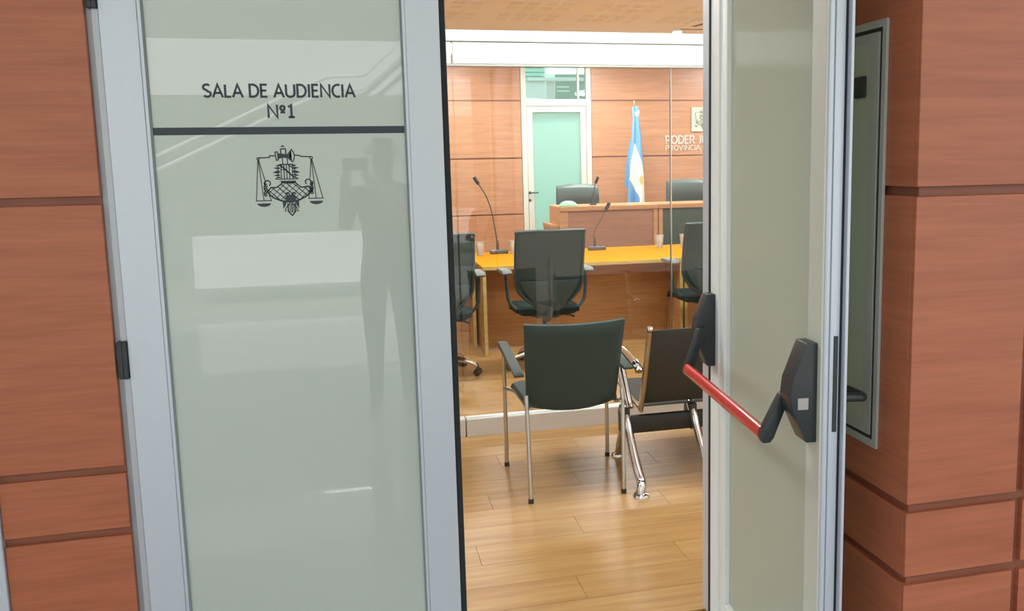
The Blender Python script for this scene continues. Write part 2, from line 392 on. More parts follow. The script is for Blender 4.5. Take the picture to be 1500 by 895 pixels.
# ------------------------------------------------------------ emblem (balance, axe, fasces, horn) as flat relief
def emblem_bm(scale, th, detail=True):
    bm = B(); cx, cy = 545, 455
    def T(p): return ((p[0]-cx)*scale, (cy-p[1])*scale)
    def fill(poly, zo=0):
        P = [T(p) for p in poly]; a = sum(P[i][0]*P[(i+1) % len(P)][1]-P[(i+1) % len(P)][0]*P[i][1] for i in range(len(P)))
        if a < 0: P = P[::-1]
        vs = [bm.verts.new((p[0], -th-zo, p[1])) for p in P]; f = bm.faces.new(vs)
        r = bmesh.ops.triangulate(bm, faces=[f])
    def line(pts, wd=10):
        wd *= 1.22; P = [Vector(p) for p in pts]
        for a, b in zip(P, P[1:]):
            d = (b-a)
            if d.length < .01: continue
            d.normalize(); n = Vector((-d.y, d.x))*wd/2; e = d*wd*.3
            q = [a-e+n, b+e+n, b+e-n, a-e-n]
            fill([tuple(v) for v in q])
    def arc(c, r, a0, a1, wd=9, n=14, ry=None):
        ry = ry or r
        line([(c[0]+r*math.cos(a0+(a1-a0)*i/n), c[1]+ry*math.sin(a0+(a1-a0)*i/n)) for i in range(n+1)], wd)
    def mir(p): return (1090-p[0], p[1])
    fill([(522, 95), (546, 118), (502, 118)])
    line([(502, 185), (502, 137), (550, 137), (550, 185)], 10)
    line([(446, 168), (470, 166), (474, 246), (454, 250), (446, 168)], 9)
    fill([(474, 180), (512, 192), (560, 190), (602, 142), (582, 205), (604, 268), (560, 228), (512, 226), (474, 238)])
    line([(602, 140), (622, 170), (631, 205), (624, 245), (606, 272)], 9)
    line([(440, 205), (396, 203), (390, 220), (284, 224)], 10); line([(632, 200), (680, 205), (692, 214), (786, 219)], 10)
    arc((280, 232), 11, 0, 2*PI, 7); arc((793, 230), 13, 0, 2*PI, 7)
    for a, b in (((278, 240), (240, 650)), ((281, 240), (312, 650)), ((284, 240), (338, 470)), ((345, 520), (382, 650)),
                 ((790, 240), (770, 440)), ((758, 560), (750, 640)), ((793, 240), (820, 640)), ((797, 240), (886, 640))): line([a, b], 7)
    line([(236, 653), (386, 653)], 8); line([(746, 641), (890, 641)], 8)
    for c in ((312, 680), (820, 667)):
        fill([(c[0]+66*math.cos(PI*i/12), c[1]+35*math.sin(PI*i/12)) for i in range(13)])
    line([(514, 225), (514, 292)], 8); line([(560, 225), (560, 292)], 8)
    for x in (494, 522, 548, 574, 604): line([(x, 290), (x, 432)], 8)
    line([(486, 296), (612, 418)], 12); line([(560, 292), (610, 330)], 8); line([(490, 345), (545, 345)], 6); line([(486, 292), (608, 292)], 9)
    sp = [(492, 288), (440, 302), (472, 316), (420, 325), (468, 345), (410, 374), (466, 386), (418, 404), (462, 412), (428, 436), (492, 426)]
    for i in range(0, len(sp)-2, 2): fill([sp[i], sp[i+1], sp[i+2], (488, (sp[i][1]+sp[i+2][1])/2)])
    sq = [mir(p) for p in sp]
    for i in range(0, len(sq)-2, 2): fill([sq[i], sq[i+1], sq[i+2], (602, (sq[i][1]+sq[i+2][1])/2)])
    line([(436, 440), (655, 440)], 8)
    fill([(474, 456), (636, 456), (624, 476), (496, 476)])
    top = [(352, 560), (388, 522), (440, 522), (474, 500), (500, 474), (560, 480), (622, 474), (650, 502), (684, 526), (744, 516), (778, 552)]
    bot = [(352, 560), (372, 596), (410, 628), (480, 658), (560, 668), (650, 655), (716, 622), (752, 594), (778, 552)]
    line(top, 11); line(bot, 13)
    def inside(p):
        poly = top+bot[-2:0:-1]; c = False
        for i in range(len(poly)):
            a, b = poly[i], poly[i-1]
            if (a[1] > p[1]) != (b[1] > p[1]) and p[0] < (b[0]-a[0])*(p[1]-a[1])/(b[1]-a[1])+a[0]: c = not c
        return c
    for sgn in (1, -1):
        for k in range(-6, 8):
            x0 = 565+k*62; seg = []
            for j in range(61):
                y_ = 460+j*3.5; p = (x0+sgn*(y_-565)*1.05, y_)
                if inside(p): seg.append(p)
                else:
                    if len(seg) > 3: line([seg[0], seg[-1]], 8 if sgn > 0 else 5)
                    seg = []
            if len(seg) > 3: line([seg[0], seg[-1]], 8)
    arc((357, 478), 27, PI*.8, PI*2.3, 9); arc((750, 472), 27, PI*.75, PI*2.2, 9)
    for i in range(7):
        a = (336+6*math.sin(i*2), 480+i*19); arc(a, 12, .4, 4.2, 9, 6)
        a = (780+6*math.sin(i*2+1), 478+i*17); arc(a, 12, -1.5, 3, 9, 6)
    fill([(570+52*math.cos(2*PI*i/20), 640+42*math.sin(2*PI*i/20)) for i in range(20)], th*.4)
    for i in range(14):
        a = 2*PI*i/14; fill([(570+46*math.cos(a-.13), 640+38*math.sin(a-.13)), (570+82*math.cos(a), 640+66*math.sin(a)), (570+46*math.cos(a+.13), 640+38*math.sin(a+.13))], th*.4)
    line([(520, 590), (545, 575), (562, 596)], 9); line([(584, 596), (600, 575), (628, 592)], 9)
    fill([(490, 664), (528, 668), (520, 700), (494, 742)]); fill([(650, 664), (612, 668), (622, 700), (648, 738)])
    fill([(498, 770), (524, 742), (522, 766)]); fill([(648, 768), (624, 738), (630, 768)])
    line([(512, 745), (545, 700), (560, 690)], 8); line([(632, 740), (600, 700), (590, 690)], 8)
    line([(541, 690), (541, 768), (578, 810), (612, 768), (612, 690)], 11); line([(578, 690), (578, 778)], 10); line([(560, 690), (560, 772)], 7); line([(596, 690), (596, 772)], 7)
    return bm

# ------------------------------------------------------------ sans lettering drawn with strokes
def A_(cx, cy, rx, ry, a0, a1, n=10): return [(cx+rx*math.cos(math.radians(a0+(a1-a0)*i/n)), cy+ry*math.sin(math.radians(a0+(a1-a0)*i/n))) for i in range(n+1)]
GL = {
 'S': (.52, [A_(.25, .75, .21, .20, 35, 180, 8)+A_(.25, .75, .21, .20, 180, 262, 4)+A_(.26, .25, .22, .20, 82, 0, 4)+A_(.26, .25, .22, .20, 0, -150, 8)]),
 'A': (.66, [[(.03, 0), (.33, .95), (.63, 0)], [(.15, .33), (.51, .33)]]),
 'L': (.44, [[(.07, .95), (.07, .05), (.42, .05)]]),
 'D': (.64, [[(.07, .05), (.07, .95), (.26, .95)]+A_(.26, .5, .33, .45, 90, -90, 12)+[(.07, .05)]]),
 'E': (.49, [[(.44, .95), (.07, .95), (.07, .05), (.45, .05)], [(.07, .51), (.40, .51)]]),
 'U': (.66, [[(.07, .98)]+A_(.33, .30, .26, .26, 180, 360, 12)+[(.59, .98)]]),
 'I': (.20, [[(.10, 0), (.10, 1)]]),
 'N': (.68, [[(.07, 0), (.07, .97), (.61, .03), (.61, 1)]]),
 'C': (.55, [A_(.39, .5, .33, .46, 64, 296, 16)]),
 'P': (.54, [[(.07, 0), (.07, .95), (.26, .95)]+A_(.26, .68, .22, .27, 90, -90, 8)+[(.07, .41)]]),
 'R': (.57, [[(.07, 0), (.07, .95), (.26, .95)]+A_(.26, .70, .21, .25, 90, -90, 8)+[(.07, .45)], [(.28, .45), (.51, 0)]]),
 'O': (.70, [A_(.35, .5, .30, .46, 0, 360, 20)]),
 'J': (.36, [[(.25, 1), (.25, .25)]+A_(.06, .25, .19, .21, 0, -75, 5)]),
 'V': (.62, [[(.03, 1), (.31, .03), (.59, 1)]]),
 '\u00ba': (.42, [A_(.21, .74, .13, .17, 0, 360, 14), [(.06, .42), (.36, .42)]]),
 '1': (.50, [[(.08, .80), (.27, .95), (.27, .05)], [(.08, .045), (.46, .045)]]),
 ' ': (.24, []),
}
def letters(name, body, cap, mat, parent, loc, depth, weight=.135, width=None, align='C', track=.055):
    tot = sum(GL[c][0]+track for c in body)-track; kx = 1 if width is None else width/(tot*cap)
    bm = B(); x = -tot/2 if align == 'C' else 0
    for c in body:
        for st in GL[c][1]:
            P = [((x+p[0])*cap*kx, p[1]*cap) for p in st]
            P = [p for q, p in enumerate(P) if q == 0 or (Vector(p)-Vector(P[q-1])).length > 1e-5]
            n = len(P); hw = weight*cap/2; Lp = []; Rp = []; closed = (Vector(P[0])-Vector(P[-1])).length < 1e-4
            for i in range(n):
                p = Vector(P[i]); a = Vector(P[i-1]) if i else (Vector(P[-2]) if closed else None); b = Vector(P[i+1]) if i < n-1 else (Vector(P[1]) if closed else None)
                d0 = (p-a).normalized() if a is not None else (b-p).normalized(); d1 = (b-p).normalized() if b is not None else d0
                m = (d0+d1); m = m.normalized() if m.length > .2 else d1; nn = Vector((-m.y, m.x)); k = hw/max(.45, nn.dot(Vector((-d0.y, d0.x))))
                Lp.append(p+nn*k); Rp.append(p-nn*k)
            F = [[bm.verts.new((q.x, yy, q.y)) for q in S_] for S_ in (Lp, Rp) for yy in (-depth, 0)]
            for i in range(n-1):
                bm.faces.new((F[0][i], F[0][i+1], F[2][i+1], F[2][i])); bm.faces.new((F[1][i], F[3][i], F[3][i+1], F[1][i+1]))
                bm.faces.new((F[0][i], F[1][i], F[1][i+1], F[0][i+1])); bm.faces.new((F[2][i], F[2][i+1], F[3][i+1], F[3][i]))
            for i in (0, n-1): bm.faces.new((F[0][i], F[2][i], F[3][i], F[1][i]))
        x += GL[c][0]+track
    bmesh.ops.recalc_face_normals(bm, faces=bm.faces[:])
    o = obj(name, bm, mat, parent, False); o.location = loc; return o

# ------------------------------------------------------------ closed left leaf
ZT = 2.37
d1 = thing('door_1', 'closed aluminium door leaf with frosted glass, courtroom lettering and dark stripe', 'door', (0, 0, 0), 0, None, 'structure')
def stile(x0, x1, b0, b1):
    bm = box(B(), x0, x1, 0, .045, .012, ZT, .0015, 1)
    box(bm, b0, b1, .003, .04, .012, ZT, .001, 1); return bm
obj('stile', stile(-.655, -.5585, -.5585, -.549), M['alu'], d1)
obj('stile', stile(.163, .262, .154, .163), M['alu'], d1)
box_b = box(B(), -.549, .154, 0, .045, .012, .13, .0015, 1); obj('bottom_rail', box_b, M['alu'], d1)
obj('top_rail', box(B(), -.549, .154, 0, .045, 2.27, ZT, .0015, 1), M['alu'], d1)
g = B()
for a in ((-.549, -.543), (.1485, .154)): box(g, a[0], a[1], .005, .03, .13, 2.27)
obj('gasket', g, M['seal_grey'], d1)
obj('glass_pane', box(B(), -.545, .150, .009, .017, .125, 2.275), M['frost'], d1)
ms = B(); box(ms, .262, .281, .006, .04, .012, ZT, .003, 1)
obj('meeting_seal', ms, M['rubber'], d1)
tag(obj('stripe', box(B(), -.543, .1485, .0082, .0091, 1.690, 1.711), M['vinyl'], d1), 'dark horizontal vinyl stripe under the lettering')
letters('lettering', 'SALA DE AUDIENCIA', .0375, M['vinyl'], d1, (-.1975, .0089, 1.7945), .0004, .172, .417)
letters('lettering', 'N\u00ba1', .0375, M['vinyl'], d1, (-.1985, .0089, 1.7365), .0004, .172, .0765)
em = obj('emblem', emblem_bm(.000287, .0004), M['vinyl'], d1, False); em.location = (-.1945, .0087, 1.5565)
for z in (1.058, 2.085, .2):
    h = B(); box(h, -.682, -.667, -.008, .03, z-.055, z+.055, .003, 1); box(h, -.669, -.656, -.010, .03, z-.055, z+.055, .002, 1)
    tag(obj('hinge', h, M['black'], d1), 'black hinge on the left jamb')

# ------------------------------------------------------------ open right leaf
d2 = thing('door_2', 'open aluminium door leaf swung towards the viewer with red panic bar', 'door', (1.122, 0, 0), math.radians(-94.05), None, 'structure')
TH = .058
def rstile(s0, s1, bead0, bead1):
    bm = box(B(), s0, s1, 0, TH, .012, ZT, .0015, 1); box(bm, bead0, bead1, .006, TH-.006, .012, ZT, .004, 2); return bm
obj('stile', rstile(0, .082, .082, .138), M['alu_white'], d2)
fs = box(B(), .768, .846, 0, .02, .012, ZT, .0015, 1)
obj('stile', fs, M['alu_warm'], d2)
# stepped free edge of the leaf: rounded bead, flat, rebate
fe = B(); box(fe, .768, .842, .020, .040, .012, ZT, .001, 1); tube(fe, [(.846, .012, .012), (.846, .012, ZT)], .0075, 12); box(fe, .80, .852, .020, .0445, .012, ZT, .003, 2)
obj('free_edge', fe, M['alu'], d2)
obj('edge_gasket', box(B(), .80, .850, .0445, .0505, .012, ZT), M['rubber'], d2)
obj('outer_lip', box(B(), .70, .868, .0505, TH, .012, ZT, .001, 1), M['alu'], d2)
obj('hinge_gasket', box(B(), -.007, .004, -.004, TH+.004, .012, ZT), M['rubber'], d2)
obj('bottom_rail', box(B(), .138, .768, .004, TH-.008, .012, .13, .0015, 1), M['alu_white'], d2)
obj('top_rail', box(B(), .138, .768, .004, TH-.008, 2.27, ZT, .0015, 1), M['alu_white'], d2)
obj('glass_pane', box(B(), .136, .770, .022, .030, .125, 2.275), M['frost_in'], d2)
tag(obj('lock_faceplate', box(B(), .846, .8545, .029, .040, .935, 1.172, .001, 1), M['black'], d2), 'black lock faceplate on the leaf edge')
# panic device
pn = bpy.data.objects.new('panic_device', None); COL.objects.link(pn); pn.parent = d2; tag(pn, 'black panic device with a red push bar')
prof = [(0, .921), (0, 1.160), (-.028, 1.160), (-.062, 1.075), (-.066, 1.035), (-.060, 1.000), (-.026, .921)]
hb = B(); prism(hb, prof, 0, -.002, .055, .002); obj('housing', hb, M['black'], pn)
prof2 = [(0, .904), (0, 1.152), (-.028, 1.152), (-.064, 1.060), (-.069, 1.020), (-.062, .985), (-.026, .904)]
hb = B(); prism(hb, prof2, 0, .762, .829, .002); obj('housing', hb, M['black'], pn)
def lever(s, z0, z1, p1):
    bm = B(); P = [(-.040, z0+.016), (-.064, z0+.012), (-p1-.006, z1+.028), (-p1-.017, z1), (-p1-.010, z1-.018), (-p1+.010, z1-.018), (-p1+.020, z1-.006), (-.050, z0-.026), (-.036, z0-.014)]
    prism(bm, P, 0, s, s+.024, .003); return bm
obj('lever', lever(.046, 1.040, .915, .096), M['black'], pn)
obj('lever', lever(.734, 1.000, .904, .100), M['black'], pn)
rb = B(); tube(rb, [(.066, -.098, .917), (.738, -.102, .906)], .0205, 18, flat=.72, up=(0, 0, 1)); tag(obj('push_bar', rb, M['red'], pn), 'glossy red push bar')
tag(obj('badge', box(B(), .8285, .831, -.050, -.022, .988, 1.018, .001, 1), M['latch_silver'], pn), 'small silver badge on the near housing')
# outer lever handle
hd = B(); box(hd, .775, .825, TH, TH+.010, .94, 1.10, .004, 2); tube(hd, [(.80, TH, 1.005), (.80, TH+.06, 1.003), (.792, TH+.080, 1.0), (.74, TH+.086, .997), (.68, TH+.080, .996)], .012, 12, 5)
tag(obj('lever_handle', hd, M['black'], d2), 'black lever handle on the outer face')

# ------------------------------------------------------------ glazed cabinet on the return wall
cb = thing('wall_cabinet', 'tall narrow grey framed glass cabinet on the pier behind the open leaf', 'cabinet', (XR, -.46, .85))
W2 = .315; HC = 1.078
fr = B()
for a in ((-W2, -W2+.018, 0, HC), (W2-.018, W2, 0, HC), (-W2+.018, W2-.018, 0, .018), (-W2+.018, W2-.018, HC-.018, HC)): box(fr, -.008, .0, a[0], a[1], a[2], a[3], .001, 1)
obj('frame', fr, M['cab_frame'], cb)
obj('back_plate', box(B(), -.0012, .0, -W2+.018, W2-.018, .018, HC-.018), M['cab_dark'], cb)
df = B(); I = W2-.033
for a in ((-I, -I+.040, .028, HC-.028), (I-.040, I, .028, HC-.028), (-I+.04, I-.04, .028, .060), (-I+.04, I-.04, HC-.05, HC-.028)): box(df, -.0065, -.0012, a[0], a[1], a[2], a[3], .001, 1)
dr = obj('door', df, M['cab_frame'], cb)
obj('glass_pane', box(B(), -.0042, -.0018, -I+.04, I-.04, .060, HC-.05), M['cab_glass'], dr)
tag(obj('latch', box(B(), -.014, -.0042, -I+.055, -I+.10, .895, .948, .002, 1), M['black'], dr), 'black latch on the glass')

# ------------------------------------------------------------ glass partition inside the room
gp = thing('glass_partition', 'frameless glass partition with white head beam and low base rail', 'partition', (0, 2.36, 0))
hb = box(B(), -2.8, .543, -.03, .05, 2.264, 2.324, .002, 1); box(hb, .543, 6.6, -.03, .05, 2.264, 2.324, .002, 1)
obj('head_beam', hb, M['alu_white'], gp)
tag(obj('head_lip', box(B(), -2.8, 6.6, -.018, .038, 2.130, 2.143), M['cab_frame'], gp), 'grey lower lip of the head beam')
obj('head_rail', box(B(), -2.8, .543, -.022, .042, 2.142, 2.258, .003, 1), M['alu_white'], gp)
obj('head_rail', box(B(), .553, 6.6, -.022, .042, 2.142, 2.258, .003, 1), M['alu_white'], gp)
obj('rail_shadow_gap', box(B(), -2.8, 6.6, -.010, .03, 2.256, 2.266), M['cab_frame'], gp)
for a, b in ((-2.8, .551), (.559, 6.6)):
    br_ = obj('base_rail', box(B(), a, b, 0, .07, 0, .100, .001, 1), M['base_front_shaded'], gp)
    obj('cap', box(B(), a, b, -.001, .071, .100, .108, .001, 1), M['alu_white'], br_)  # pale colour stands for the lit top of the same rail
obj('glass_pane', box(B(), -2.8, .547, .018, .028, .10, 2.15), M['glass'], gp)
obj('glass_pane', box(B(), .557, 1.836, .018, .028, .10, 2.15), M['glass'], gp)
obj('glass_pane', box(B(), 1.841, 6.6, .018, .028, .10, 2.15), M['glass'], gp)
tag(obj('joint_strip', box(B(), 1.8355, 1.8415, .014, .032, .108, 2.142), M['steel'], gp), 'thin silver joint between two panes')
obj('bracket', box(B(), 1.86, 1.905, .0, .05, 2.324, 2.345, .003, 1), M['white'], gp)

# ------------------------------------------------------------ visitor chair
vc = thing('visitor_chair', 'black leather visitor chair with chrome legs, back to the doorway', 'chair', (.965, 1.52, 0))
def vback(u, v):
    x = (u-.5)*2; hw = .222+.022*v
    z = .435+.415*v - .020*(1-abs(x)**2)*(1-v)**4*1.5 - .010*(1-x*x)*v**6
    y = -.165-.105*v - .050*(1-x*x)*.5 + .035
    return (x*hw, y, z), (0, -1, -.2)
bk = slab(B(), vback, 16, 14, .046); ob = obj('backrest', bk, M['leather'], vc, True, 60)
def vseat(u, v):
    x = (u-.5)*2; y = -.16+v*.42
    return (x*(.222+.012*v), y, .447-.012*(1-x*x)-.05*max(0, v-.8)**2*20+.012*v), (0, 0, 1)
obj('seat', slab(B(), vseat, 12, 12, .055), M['leather'], vc, True, 60)
for s in (-1, 1):
    lg = B(); fx = -.263 if s < 0 else .290
    tube(lg, [(fx, .275, .008), (fx, .275, .20), (fx, .275, .62), (fx*.995, .262, .640), (fx*.985, .20, .642), (fx*.95, .02, .61)], .0105, 12)
    l1 = obj('leg', lg, M['steel'], vc)
    obj('foot_cap', lathe(B(), [(.013, 0), (.013, .022)], (fx, .275, 0), 12), M['black'], l1)
    lg = B(); rx = -.239 if s < 0 else .218; tx = s*.236
    tube(lg, [(rx, -.278, .008), (tx, -.215, .45), (tx, -.20, .50)], .0105, 12)
    tube(lg, [(tx, -.214, .45), (s*.22, -.15, .425), (s*.225, .2, .425), (fx, .27, .425)], .009, 10)
    lathe(lg, [(.012, 0), (.012, .014)], (s*.222, -.225, .438), 10)
    l2 = obj('leg', lg, M['steel'], vc)
    obj('foot_cap', lathe(B(), [(.013, 0), (.013, .022)], (rx, -.278, 0), 12), M['black'], l2)
    ar = B()
    prism(ar, [(.285, .672), (.285, .655), (.27, .645), (-.10, .605), (-.21, .592), (-.215, .606), (-.10, .624), (.25, .674)], 0, s*.268-.024, s*.268+.024, .004)
    obj('arm_pad', ar, M['pad'], vc)

# ------------------------------------------------------------ waiting bench
wbn = thing('waiting_bench', 'black perforated steel waiting bench with chrome legs beside visitor chair', 'bench', (1.30, 1.47, 0))
obj('beam', box(B(), -.04, 1.72, -.045, -.010, .232, .320, .005, 2), M['blackmetal'], wbn)
def bback(x0, x1):
    def fn(u, v):
        x = x0+(x1-x0)*u; z = .378+.40*v; y = -.02-.150*v-.02*math.sin(v*PI)
        return (x, y, z), (0, -1, -.33)
    return fn
def bseat(x0, x1):
    def fn(u, v):
        x = x0+(x1-x0)*u; y = -.03+.47*v
        return (x, y, .365+.045*v-.06*max(0, v-.85)**2*30), (0, 0, 1)
    return fn
for k in range(3):
    x0 = .045+k*.56; x1 = x0+.525
    obj('backrest', slab(B(), bback(x0, x1), 8, 14, .012), M['perf'], wbn)
    obj('seat', slab(B(), bseat(x0, x1), 8, 12, .012), M['perf'], wbn)
    for xe, mt in ((x0, 'bronze'), (x1, 'chrome')):
        e = B(); tube(e, [(xe-.009, -.025, .345), (xe-.009, -.105, .56), (xe-.009, -.172, .775)], .019, 8, 4, flat=.7, up=(0, 1, 0))
        tube(e, [(xe-.009, -.025, .352), (xe-.009, .2, .375), (xe-.009, .43, .405)], .012, 8, 4)
        s_ = obj('side_strip', e, M[mt], wbn)
        obj('end_knob', lathe(B(), [(.002, -.014), (.016, -.010), (.020, 0), (.016, .010), (.002, .014)], (xe-.006, -.175, .788), 12), M['chrome'], s_)
def bench_arm(x):
    e = B()
    tube(e, [(x, -.02, .36), (x, .04, .43), (x, .12, .53), (x, .17, .60), (x, .14, .635), (x, .02, .632), (x, -.11, .615), (x, -.165, .60), (x, -.185, .585)], .017, 10, 5, flat=1.3)
    return e
for x in (-.02, .555, 1.115, 1.69): obj('armrest', bench_arm(x), M['chrome'], wbn)
for i, x in enumerate((-.045, .312, 1.62)):
    e = B()
    tube(e, [(x, .0, .36), (x, -.055, .30), (x, -.095, .245), (x, -.20, .13), (x+.005, -.262, .065), (x-.004, -.290, .046), (x-.009, -.30, .012)], .0225, 10, 5)
    if i != 1: tube(e, [(x, .0, .34), (x+.015, .06, .29), (x+.03, .12, .22), (x+.048, .25, .09), (x+.052, .29, .03)], .018, 10, 5)
    lathe(e, [(.006, .055), (.012, .04), (.012, .022), (.034, .016), (.040, .006), (.040, 0)], (x-.009, -.303, 0), 16)
    if i != 1: lathe(e, [(.006, .055), (.012, .04), (.012, .022), (.032, .016), (.036, .006), (.036, 0)], (x+.052, .304, 0), 16)
    obj('leg', e, M['chrome'], wbn)
    br = B(); prism(br, [(-.06, .23), (-.05, .36), (.02, .375), (.05, .33), (.045, .23)], 0, x-.018, x+.018, .004); obj('bracket', br, M['blackmetal'], wbn)

# ------------------------------------------------------------ office chairs
def make_office_chair():
    t = thing('office_chair', 'x', 'chair')
    def bf(u, v):
        x = (u-.5)*2; hw = .235+.018*min(1, v*1.6) if v > .27 else .085+(.154)*(v/.27)
        z = .475+.605*v; y = -.20-.10*v+.03*(1-x*x)*-1+.03*math.sin(v*PI)
        return (x*hw, y, z), (0, -1, -.15)
    obj('backrest', slab(B(), bf, 14, 20, .010), M['mesh'], t)
    fr = B()
    prv = [(-.09, .50), (-.235, .63), (-.255, .80), (-.254, 1.06), (-.235, 1.085), (0, 1.088), (.235, 1.085), (.254, 1.06), (.255, .80), (.235, .63), (.09, .50)]
    pts = []
    for x, z in prv:
        v = (z-.5)/.58; xx = x/.253; pts.append((x, -.205-.10*v-.03*(1-xx*xx)+.03*math.sin(max(0, min(1, v))*PI), z))
    tube(fr, pts, .013, 8, 3)
    tube(fr, [(0, -.245, .90), (0, -.245, .70), (0, -.24, .52), (0, -.18, .42), (0, -.05, .40)], .022, 8, 4, flat=1.6)
    obj('back_frame', fr, M['fabric_dark'], t)
    obj('lumbar_plate', slab(B(), lambda u, v: (((u-.5)*(.46-.27*(1-v)**1.2), -.242+.01*v-.02*(1-(2*u-1)**2), .50+.21*v), (0, -1, 0)), 10, 8, .014), M['fabric_dark'], t)
    def sf(u, v):
        x = (u-.5)*2; y = -.20+v*.46; return (x*(.235+.02*math.sin(v*PI)), y, .475-.01*(1-x*x)-.04*max(0, v-.8)**2*22), (0, 0, 1)
    obj('seat', slab(B(), sf, 12, 12, .07), M['seat_cloth'], t, True, 60)
    for s in (-1, 1):
        a = B(); tube(a, [(s*.06, -.10, .415), (s*.20, -.12, .46), (s*.285, -.12, .53), (s*.305, -.11, .62), (s*.310, -.09, .76)], .024, 8, 4, flat=.55, up=(0, 1, 0))
        sup = obj('arm_support', a, M['fabric_dark'], t)
        p = B(); prism(p, [(-.22, .772), (-.20, .757), (.06, .757), (.08, .772), (.06, .788), (-.19, .792)], 0, s*.315-.036, s*.315+.036, .008); obj('arm_pad', p, M['arm_grey'], t)
    gl = B(); lathe(gl, [(.028, .10), (.028, .28), (.016, .28), (.016, .43)], (0, 0, 0), 14); obj('gas_lift', gl, M['fabric_dark'], t)
    md = B(); box(md, -.09, .09, -.14, .12, .405, .44, .01, 2); tube(md, [(.08, .0, .415), (.20, .0, .40), (.24, -.01, .385)], .009, 8); obj('tilt_mechanism', md, M['fabric_dark'], t)
    st = B()
    for k in range(5):
        a = 2*PI*k/5-.42; c, s_ = math.cos(a), math.sin(a)
        tube(st, [(c*.02, s_*.02, .125), (c*.16, s_*.16, .120), (c*.27, s_*.27, .095), (c*.305, s_*.305, .068)], .02, 8, 4, rs=(.024, .015))
    lathe(st, [(.04, .09), (.04, .14)], (0, 0, 0), 14); obj('star_base', st, M['chrome'], t)
    for k in range(5):
        a = 2*PI*k/5-.42; c, s_ = math.cos(a), math.sin(a); w_ = B()
        for o_ in (-.017, .017):
            x, y = c*.305-s_*o_, s_*.305+c*o_; d = Vector((-s_, c, 0))
            tube(w_, [Vector((x, y, .029))-d*.010, Vector((x, y, .029))+d*.010], .029, 14)
        tube(w_, [(c*.305, s_*.305, .05), (c*.305, s_*.305, .075)], .011, 8); obj('castor', w_, M['black'], t)
    return t
oc = make_office_chair(); OCG = 'mesh office chairs along the tables'
oc.location = (1.375, 4.02, 0); tag(oc, 'black mesh office chair at the middle of the table, behind the visitor chair', 'chair', OCG)
for loc, rz, lab in (((.545, 4.00, 0), 0, 'black mesh office chair partly hidden by the closed leaf'), ((2.775, 4.20, 0), -.03, 'black mesh office chair at the right end of the table')):
    c = copy_tree(oc); c.location = loc; c.rotation_euler = (0, 0, rz); c['label'] = lab

# ------------------------------------------------------------ tables
def table(name, label, x0, x1, y0, y1, panel_y, h=.75, grp=None):
    t = thing(name, label, 'table', ((x0+x1)/2, (y0+y1)/2, 0), 0, grp)
    cx, cy = (x0+x1)/2, (y0+y1)/2; a0, a1, b0, b1 = x0-cx, x1-cx, y0-cy, y1-cy
    obj('tabletop', box(B(), a0, a1, b0+.004, b1, h-.026, h, .0015, 1), M['table'], t)
    tag(obj('edge_band', box(B(), a0, a1, b0, b0+.004, h-.030, h-.001), M['table_edge'], t), 'pale edge band')
    for x in (a0+.005, a1-.03):
        s = obj('side_panel', box(B(), x, x+.025, b0+.02, b1-.03, 0, h-.026, .001, 1), M['table_body'], t)
        obj('edge_band', box(B(), x-.001, x+.026, b0+.014, b0+.02, .004, h-.03), M['table_edge'], s)
    py = panel_y-cy
    obj('modesty_panel', box(B(), a0+.03, a1-.03, py, py+.018, .10, h-.026, .001, 1), M['table_body'], t)
    obj('kick_rail', box(B(), a0+.03, a1-.03, py+.006, py+.02, .0, .098, .001, 1), M['table_body'], t)
    return t
TBG = 'orange topped tables facing the judges bench'
table('hearing_table', 'long orange-topped table with reddish front panel, two microphones on it', .965, 2.715, 4.50, 5.68, 4.86)
table('side_table', 'orange-topped table left of the long table, mostly hidden', -.90, .955, 4.87, 5.68, 5.2)
table('end_table', 'orange-topped table right of the long one, behind the right chair', 2.722, 4.4, 4.50, 5.68, 4.86)
tag(bpy.data.objects['end_table'], None, 'table')

# ------------------------------------------------------------ cups
def make_cup():
    bm = B(); lathe(bm, [(.030, .001), (.032, .030), (.037, .075), (.041, .118), (.0445, .121), (.0445, .126), (.040, .126), (.036, .075), (.030, .006)], (0, 0, 0), 20)
    for z in (.03, .05, .07): lathe(bm, [(.0325+z*.085, z), (.0338+z*.085, z+.003), (.0325+z*.085, z+.006)], (0, 0, 0), 20, False)
    return obj('plastic_cup', bm, M['cup'])
cp = make_cup(); CG = 'clear plastic cups on the tables'
cp.location = (1.075, 5.42, .75); tag(cp, 'clear plastic cup left of the tall microphone', 'cup', CG)
for loc, lab in (((1.385, 5.42, .75), 'clear plastic cup between tall microphone and middle chair'), ((2.80, 5.40, .75), 'clear plastic cup right of the short microphone, by the glass joint'), ((3.05, 5.40, .75), 'clear plastic cup beside the right mesh chair')):
    c = cp.copy(); COL.objects.link(c); c.location = loc; c['label'] = lab

